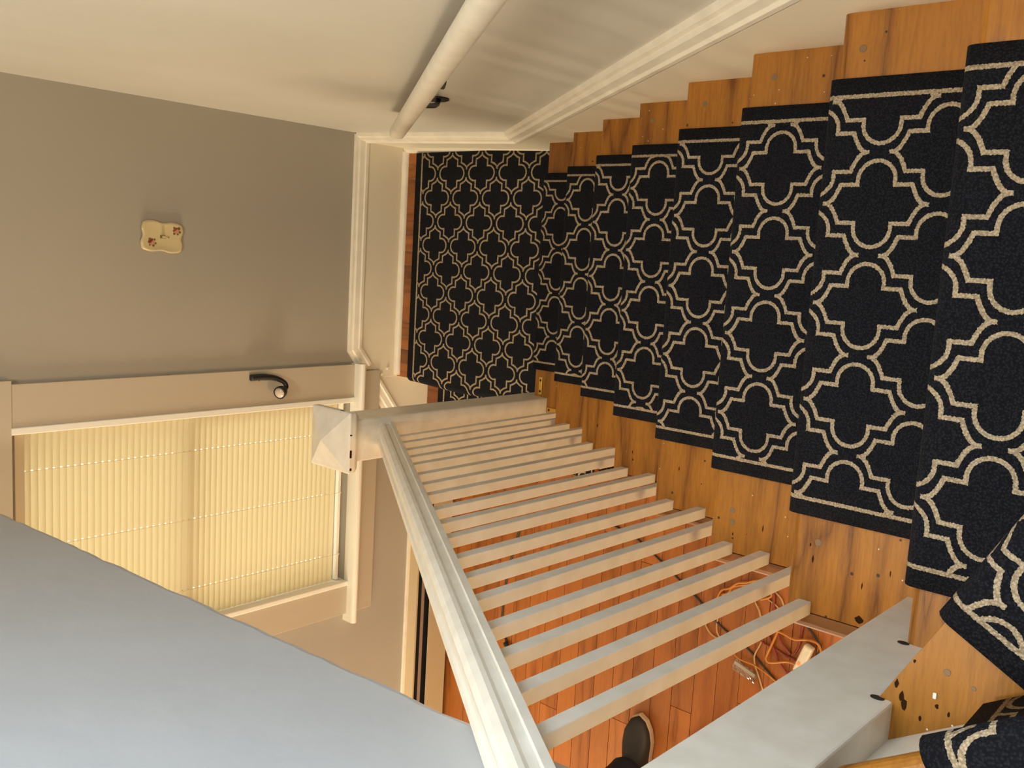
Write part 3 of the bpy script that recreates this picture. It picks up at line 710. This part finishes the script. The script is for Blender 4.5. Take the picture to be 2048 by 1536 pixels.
for cx, cz in ((0.024, -0.050), (-0.022, 0.036)):
    for nm, mt, pts_ in (('red_flower', 'decal_red', [(0.004, 0.006), (0.009, 0.002), (0.001, 0.011)]), ('pink_flower', 'decal_pink', [(0, 0), (-0.006, 0.004), (-0.004, -0.006), (0.005, -0.005)]), ('leaf_spray', 'decal_green', [(-0.010, -0.004), (0.010, -0.007), (-0.009, 0.009), (0.010, 0.010), (-0.002, -0.011)])):
        gs = []
        for (a, b) in pts_:
            p_ = rot(cx + a, cz + b); gs.append(disc((p_[0], YW - 0.0088, p_[1]), (0, -1, 0), random.uniform(0.0036, 0.0058), 0.0006, 9))
        obj(nm, *join(*gs), mt, sw)

# ------------------------------------------------------------------ gooseneck lamp on the casing
gl = empty('gooseneck_lamp', (0.04, 0.92, 0.6), 'small black gooseneck lamp with clear lens fixed to the window casing', 'lamp')
obj('neck', *tube([(0.066, 0.913, 0.735), (0.067, 0.910, 0.690), (0.062, 0.904, 0.640), (0.046, 0.896, 0.602), (0.028, 0.888, 0.594), (0.018, 0.883, 0.606)], lambda t: 0.0125 if t < 0.25 else 0.0125 - 0.0035 * min(1, (t - 0.25) * 3), 10), 'black_metal', gl, smooth=True)
a_ = Vector((0.020, 0.884, 0.603)); ax = Vector((-0.22, -0.42, 0.80)).normalized(); s_ = ax.orthogonal().normalized(); u_ = ax.cross(s_)
rg = lambda d_, r_: [a_ + ax * d_ * 1.25 + s_ * math.cos(2 * math.pi * j / 16) * r_ * 1.25 + u_ * math.sin(2 * math.pi * j / 16) * r_ * 1.25 for j in range(16)]
hd = obj('lamp_head', *loft([rg(0, 0.007), rg(0.008, 0.010), rg(0.014, 0.016), rg(0.022, 0.0165), rg(0.024, 0.019), rg(0.036, 0.0195), rg(0.036, 0.017), rg(0.033, 0.016)]), 'black_metal', gl, smooth=False)
obj('lens', *loft([rg(0.032, 0.0165), rg(0.037, 0.015), rg(0.040, 0.009), rg(0.041, 0.002)]), 'lens_glass', hd, smooth=True)
for x_, z_ in ((0.052, 0.692), (0.053, 0.640)): obj('screw', *disc((x_, 0.923, z_), (0, -1, 0), 0.0022, 0.0015, 8), 'chip_dark', gl)

# ------------------------------------------------------------------ cords and bits on the room floor
ZC = ZF
def cord(name, pts_, r, m_, label, cat='cord', group='tangled cords beside the stairs', lift=0.0, jit=0.004):
    P = [(x_, y_, ZC + r + lift + (random.uniform(0, jit) if 0 < i < len(pts_) - 1 else 0)) for i, (x_, y_) in enumerate(pts_)]
    return tag(obj(name, *tube(P, r, 7, 6), m_, smooth=True), label, cat, group)
cord('extension_cord', [(-0.692, -0.700), (-0.692, -0.756), (-0.700, -0.804), (-0.687, -0.853), (-0.690, -0.890), (-0.725, -0.905), (-0.76, -0.885)], 0.0042, 'cord_orange', 'orange cord curving above the lit plug', lift=0.012)
cord('extension_cord', [(-0.690, -0.740), (-0.715, -0.733), (-0.753, -0.721), (-0.790, -0.708), (-0.806, -0.706), (-0.815, -0.719), (-0.804, -0.750), (-0.789, -0.787), (-0.789, -0.818)], 0.0045, 'cord_orange', 'orange cord making a hairpin bend left of the lit plug', lift=0.010)
cord('extension_cord', [(-0.665, -0.480), (-0.635, -0.491), (-0.607, -0.506), (-0.590, -0.538), (-0.564, -0.566), (-0.551, -0.603), (-0.531, -0.647), (-0.540, -0.690), (-0.575, -0.70), (-0.600, -0.66)], 0.0042, 'cord_orange', 'orange cord coil seen between the second and third balusters', lift=0.004)
cord('extension_cord', [(-0.625, -0.505), (-0.611, -0.531), (-0.585, -0.546), (-0.567, -0.583), (-0.557, -0.620), (-0.575, -0.655)], 0.004, 'cord_orange', 'inner loop of the orange cord coil', lift=0.001)
cord('lamp_cord', [(-0.740, -0.44), (-0.769, -0.455), (-0.789, -0.477), (-0.796, -0.513), (-0.771, -0.499), (-0.741, -0.494), (-0.70, -0.500)], 0.003, 'cord_tan', 'tan cord bent back on itself beside the black cable')
cord('lamp_cord', [(-0.600, -0.630), (-0.622, -0.643), (-0.643, -0.659), (-0.672, -0.667), (-0.71, -0.665)], 0.003, 'cord_tan', 'short tan cord running between the last two balusters')
cord('lamp_cord', [(-0.580, -0.670), (-0.591, -0.686), (-0.600, -0.710), (-0.613, -0.735), (-0.602, -0.747), (-0.577, -0.737), (-0.562, -0.717), (-0.55, -0.69)], 0.003, 'cord_tan', 'tan cord loop under the end of the seventh tread')
cord('lamp_cord', [(-0.745, -0.680), (-0.771, -0.672), (-0.812, -0.657), (-0.849, -0.663), (-0.880, -0.677), (-0.93, -0.70)], 0.003, 'cord_tan', 'tan cord beside the clear plastic packet')
cord('extension_cord', [(-0.815, -0.560), (-0.839, -0.602), (-0.842, -0.654), (-0.851, -0.688), (-0.859, -0.718), (-0.88, -0.76)], 0.003, 'cord_orange', 'thin orange cord behind the clear plastic packet', lift=0.012)
cord('red_cord', [(-0.550, -0.700), (-0.570, -0.710), (-0.627, -0.714), (-0.696, -0.738), (-0.731, -0.755), (-0.762, -0.792)], 0.0045, 'cord_red', 'dark red cord running to the grey plug', lift=0.002)
cord('red_cord', [(-0.700, -0.695), (-0.732, -0.713), (-0.765, -0.730), (-0.805, -0.755), (-0.841, -0.790), (-0.89, -0.83)], 0.0045, 'cord_red', 'dark red cord crossing under the orange hairpin', lift=0.001)
cord('red_cord', [(-0.740, -0.660), (-0.757, -0.692), (-0.762, -0.732), (-0.774, -0.773), (-0.778, -0.807), (-0.79, -0.84)], 0.004, 'cord_red', 'dark red cord passing left of the lit plug')
cord('red_cord', [(-0.640, -0.825), (-0.664, -0.823), (-0.694, -0.823), (-0.729, -0.817), (-0.754, -0.806)], 0.0045, 'cord_red', 'short dark red cord above the grey plug')
cord('power_cable', [(-0.470, 0.09), (-0.494, -0.068), (-0.528, -0.155), (-0.603, -0.290), (-0.682, -0.423), (-0.739, -0.499), (-0.767, -0.555), (-0.803, -0.637), (-0.864, -0.724), (-0.92, -0.80)], 0.0038, 'cord_black', 'long black cable lying diagonally across the floor boards', jit=0)
cord('power_cable', [(-0.645, -0.840), (-0.660, -0.860), (-0.686, -0.888), (-0.708, -0.895), (-0.742, -0.884)], 0.004, 'cord_black', 'short black cable right of the lit plug')
cord('power_cable', [(-0.60, 0.490), (-0.643, 0.503), (-0.703, 0.516), (-0.765, 0.535), (-0.875, 0.557), (-0.983, 0.566), (-1.077, 0.565), (-1.150, 0.530)], 0.005, 'cord_black', 'black cable along the boards near the heater', jit=0)
tag(obj('cable_clip', *tube([(-1.150, 0.536, ZF + 0.010), (-1.160, 0.520, ZF + 0.014), (-1.172, 0.495, ZF + 0.010)], lambda t: 0.011 if t < 0.6 else 0.007, 8), 'cord_black', smooth=True), 'black plug lying at the end of the cable by the rail', 'plug')
# lit plug tap
tp = empty('plug_tap', (-0.75, -0.845, ZF), 'pale plastic plug tap with a glowing red indicator on the floor', 'power strip')
ang = math.atan2(0.03, -0.09); ux = Vector((math.cos(ang), math.sin(ang), 0)); uy = Vector((-ux.y, ux.x, 0)); c = Vector((-0.757, -0.846, ZF))
V = [c + ux * a + uy * b + Vector((0, 0, z_)) for a in (-0.055, 0.055) for b in (-0.017, 0.017) for z_ in (0.002, 0.034)]
obj('body', V, boxg(0, 1, 0, 1, 0, 1)[1], 'white_plastic', tp, bevel=0.007, seg=3)
cl = c + ux * 0.020 + uy * -0.004 + Vector((0, 0, 0.033)); obj('indicator', *disc(cl, (0, 0, 1), 0.0065, 0.004, 12), 'red_glow', tp)
V = [c + ux * a + uy * b + Vector((0, 0, z_)) for a in (0.0, 0.028) for b in (0.020, 0.046) for z_ in (0.003, 0.026)]
tag(obj('grey_plug', V, boxg(0, 1, 0, 1, 0, 1)[1], 'grey_plastic', bevel=0.004), 'small grey plug beside the glowing plug tap', 'plug')
# clear packet
pk = empty('plastic_packet', (-0.88, -0.63, ZF), 'crumpled clear plastic packet among the cords', 'packet')
rows_ = []; e = (Vector((-0.877, -0.678, 0)) - Vector((-0.848, -0.585, 0))); n_ = Vector((-0.045, 0.014, 0))
V, F = [], []
nu, nv = 14, 8
for side in (0, 1):
    for i in range(nu + 1):
        for j in range(nv + 1):
            a, b = i / nu, j / nv; hgt = 0.020 * math.sin(math.pi * b) * (0.6 + 0.4 * math.sin(math.pi * a)) + random.uniform(-0.003, 0.003)
            p_ = Vector((-0.848, -0.585, ZF)) + e * a + n_ * b; V.append((p_.x, p_.y, ZF + 0.002 + (hgt if side else 0.0) + 0.001))
    o_ = side * (nu + 1) * (nv + 1)
    for i in range(nu):
        for j in range(nv): q_ = o_ + i * (nv + 1) + j; F.append((q_, q_ + 1, q_ + nv + 2, q_ + nv + 1))
obj('film', V, F, 'clear_plastic', pk, smooth=False)
V = [Vector((-0.848, -0.585, ZF)) + e * a + n_ * b + Vector((0, 0, 0.016 + d_)) for a in (0.05, 0.95) for b in (0.02, 0.30) for d_ in (0, 0.004)]
obj('silver_strip', V, boxg(0, 1, 0, 1, 0, 1)[1], 'heater_metal', pk)

# ------------------------------------------------------------------ person standing in the lower room, only a foot in view
ps = empty('person', (-1.45, -0.34, ZF), 'person in dark blue jeans and black pale-soled shoes on the lower floor', 'person')
def skin(name, joints, edges, m_, parent, sub=2, root=0):
    base = wloc(parent); me = bpy.data.meshes.new(name)
    me.from_pydata([tuple(Vector(j[:3]) - base) for j in joints], edges, [])
    o = bpy.data.objects.new(name, me); COL.objects.link(o); o.parent = parent; me.materials.append(MATS[m_])
    sk = o.modifiers.new('skin', 'SKIN'); sk.use_smooth_shade = True
    for i, j in enumerate(joints):
        d_ = me.skin_vertices[0].data[i]; d_.radius = (j[3], j[4] if len(j) > 4 else j[3]); d_.use_root = (i == root)
    s = o.modifiers.new('smooth', 'SUBSURF'); s.levels = sub; s.render_levels = sub
    return o
Z = ZF
J = [(-1.47, -.34, Z + .95, .115, .10), (-1.47, -.34, Z + 1.12, .105, .09), (-1.46, -.34, Z + 1.32, .13, .10), (-1.455, -.34, Z + 1.45, .07, .06), (-1.44, -.34, Z + 1.52, .05), (-1.43, -.34, Z + 1.60, .075, .08), (-1.43, -.34, Z + 1.68, .075, .085),
     (-1.47, -.245, Z + .88, .085), (-1.46, -.225, Z + .48, .055), (-1.43, -.205, Z + .09, .035),
     (-1.47, -.435, Z + .88, .085), (-1.46, -.455, Z + .48, .055), (-1.43, -.475, Z + .09, .035),
     (-1.46, -.155, Z + 1.40, .05), (-1.47, -.115, Z + 1.12, .038), (-1.42, -.105, Z + .88, .027), (-1.405, -.107, Z + .80, .032, .016),
     (-1.46, -.525, Z + 1.40, .05), (-1.47, -.565, Z + 1.12, .038), (-1.42, -.575, Z + .88, .027), (-1.405, -.573, Z + .80, .032, .016)]
E = [(0, 1), (1, 2), (2, 3), (3, 4), (4, 5), (5, 6), (0, 7), (7, 8), (8, 9), (0, 10), (10, 11), (11, 12), (2, 13), (13, 14), (14, 15), (15, 16), (2, 17), (17, 18), (18, 19), (19, 20)]
for sgn, yb, hi in ((1, -.107, 16), (-1, -.573, 20)):
    for q_, (dx, ln) in enumerate(((0.028, .062), (0.010, .075), (-0.008, .080), (-0.025, .070))):
        a = len(J); J += [(-1.405 + dx, yb, Z + .765, .009), (-1.402 + dx, yb - sgn * .006, Z + .765 - ln * .5, .0085), (-1.399 + dx, yb - sgn * .018, Z + .765 - ln, .0075)]; E += [(hi, a), (a, a + 1), (a + 1, a + 2)]
    a = len(J); J += [(-1.375, yb - sgn * .01, Z + .80, .010), (-1.36, yb - sgn * .014, Z + .765, .009)]; E += [(hi, a), (a, a + 1)]
skin('body', J, E, 'skin', ps)
T = [(-1.47, -.34, Z + .97, .135, .115), (-1.47, -.245, Z + .86, .098), (-1.46, -.225, Z + .48, .072), (-1.43, -.215, Z + .12, .074), (-1.415, -.214, Z + .066, .086), (-1.47, -.435, Z + .86, .098), (-1.46, -.455, Z + .48, .072), (-1.44, -.473, Z + .12, .066), (-1.43, -.474, Z + .062, .072)]
skin('jeans', T, [(0, 1), (1, 2), (2, 3), (3, 4), (0, 5), (5, 6), (6, 7), (7, 8)], 'denim', ps)
T = [(-1.47, -.34, Z + .93, .135, .118), (-1.47, -.34, Z + 1.12, .128, .112), (-1.46, -.34, Z + 1.33, .145, .115), (-1.455, -.34, Z + 1.44, .085, .075), (-1.46, -.150, Z + 1.395, .066), (-1.468, -.122, Z + 1.20, .056), (-1.46, -.530, Z + 1.395, .066), (-1.468, -.558, Z + 1.20, .056)]
skin('shirt', T, [(0, 1), (1, 2), (2, 3), (2, 4), (4, 5), (2, 6), (6, 7)], 'shirt_cloth', ps)
def ellipsoid(c, r, n1=10, n2=16):
    rings = []
    for i in range(n1 + 1):
        t = math.pi * i / n1; rings.append([(c[0] + r[0] * math.sin(t) * math.cos(2 * math.pi * j / n2), c[1] + r[1] * math.sin(t) * math.sin(2 * math.pi * j / n2), c[2] + r[2] * math.cos(t)) for j in range(n2)])
    return loft(rings, caps=False)
obj('hair', *ellipsoid((-1.445, -.34, Z + 1.665), (.092, .082, .085)), 'hair', ps, smooth=True)
for sy in (-1, 1): obj('eye', *ellipsoid((-1.352, -.34 + sy * .03, Z + 1.625), (.010, .013, .009), 6, 8), 'white_plastic', ps, smooth=True); obj('ear', *ellipsoid((-1.435, -.34 + sy * .083, Z + 1.61), (.018, .010, .030), 6, 8), 'skin', ps, smooth=True)
obj('nose', *ellipsoid((-1.345, -.34, Z + 1.60), (.020, .013, .020), 6, 8), 'skin', ps, smooth=True)
obj('mouth', *ellipsoid((-1.353, -.34, Z + 1.565), (.010, .022, .006), 6, 8), 'cord_red', ps, smooth=True)
# shoes: pale sole, dark upper
def shoe(yc, rotz):
    out_ = [(0.0, 0.0), (0.018, 0.032), (0.055, 0.053), (0.10, 0.061), (0.16, 0.054), (0.22, 0.048), (0.275, 0.042), (0.305, 0.022), (0.312, 0.0)]
    loop = [(a, b) for a, b in out_] + [(a, -b * 0.96) for a, b in out_[-2:0:-1]]
    ca, sa = math.cos(rotz), math.sin(rotz)
    def P(a, b, z_): x_, y_ = -a, b; return (-1.206 + x_ * ca - y_ * sa, yc + x_ * sa + y_ * ca, Z + z_)
    def R(s, z_, sh=0.0): return [P(0.15 + (a - 0.15) * s + sh, b * s, z_) for a, b in loop]
    so = obj('sole', *loft([R(0.97, 0.001), R(1.03, 0.006), R(1.03, 0.024), R(1.0, 0.028)]), 'shoe_sole', ps, smooth=False)
    obj('shoe', *loft([R(0.985, 0.0275), R(0.985, 0.040), R(0.95, 0.055, 0.004), R(0.86, 0.066, 0.012), R(0.72, 0.078, 0.035), R(0.52, 0.092, 0.07), R(0.36, 0.105, 0.09)]), 'shoe_upper', ps, smooth=True)
shoe(-0.205, math.radians(3)); shoe(-0.475, math.radians(-4))

# paint flakes and grime round the foot of the upper newel, chips of plaster on the winder
fk = tag(obj('plaster_chip', *boxg(0.128, 0.135, -1.848, -1.844, 9 * H, 9 * H + 0.003), 'sash_paint', bevel=0.001), 'small white plaster chip lying on the first winder step', 'debris')
for (x_, y_, r_) in ((0.1605, -1.855, 0.0045), (0.152, -1.8826, 0.003)):
    obj('screw_plug', *disc((x_, y_, 9 * H - 0.003), (0, 0, 1), r_, 0.0036, 12), 'plug_wood', t9)
for (x_, y_, r_, q_) in ((0.120, -1.849, 0.0020, 1.5), (0.1003, -1.8334, 0.0016, 2.2), (0.1154, -1.8617, 0.0014, 2.2), (0.1300, -1.8050, 0.0022, 2.4), (0.162, -1.821, 0.0014, 1.6), (0.110, -1.815, 0.0040, 1.6), (0.118, -1.812, 0.0030, 2.0)):
    V = [(x_ + r_ * q_ * math.cos(2 * math.pi * j / 9) * random.uniform(0.7, 1.2) , y_ + r_ * math.sin(2 * math.pi * j / 9) * random.uniform(0.7, 1.2), z_) for z_ in (9 * H - 0.002, 9 * H + 0.0004) for j in range(9)]
    obj('dark_gouge', V, [tuple(range(8, -1, -1)), tuple(range(9, 18))] + [(j, (j + 1) % 9, 9 + (j + 1) % 9, 9 + j) for j in range(9)], 'chip_dark', t9)
for k_, x_, y_, rx, ry in ((7, 0.1265, -1.539, 0.007, 0.0016), (7, 0.1484, -1.5327, 0.0025, 0.0015), (7, 0.0512, -1.6207, 0.006, 0.007), (7, 0.105, -1.62, 0.006, 0.0010), (7, 0.135, -1.66, 0.005, 0.0010), (6, 0.075, -1.30, 0.004, 0.0012), (6, 0.10, -1.36, 0.007, 0.0012), (5, 0.13, -1.06, 0.005, 0.0012), (4, 0.10, -0.81, 0.004, 0.0014), (3, 0.11, -0.56, 0.005, 0.0014), (8, 0.15, -1.80, 0.005, 0.0012)):
    V = [(x_ + rx * math.cos(2 * math.pi * j / 9) * random.uniform(0.7, 1.2), y_ + ry * math.sin(2 * math.pi * j / 9) * random.uniform(0.7, 1.2), z_) for z_ in (k_ * H - 0.002, k_ * H + 0.0004) for j in range(9)]
    obj('dark_gouge', V, [tuple(range(8, -1, -1)), tuple(range(9, 18))] + [(j, (j + 1) % 9, 9 + (j + 1) % 9, 9 + j) for j in range(9)], 'chip_dark', treads[k_])
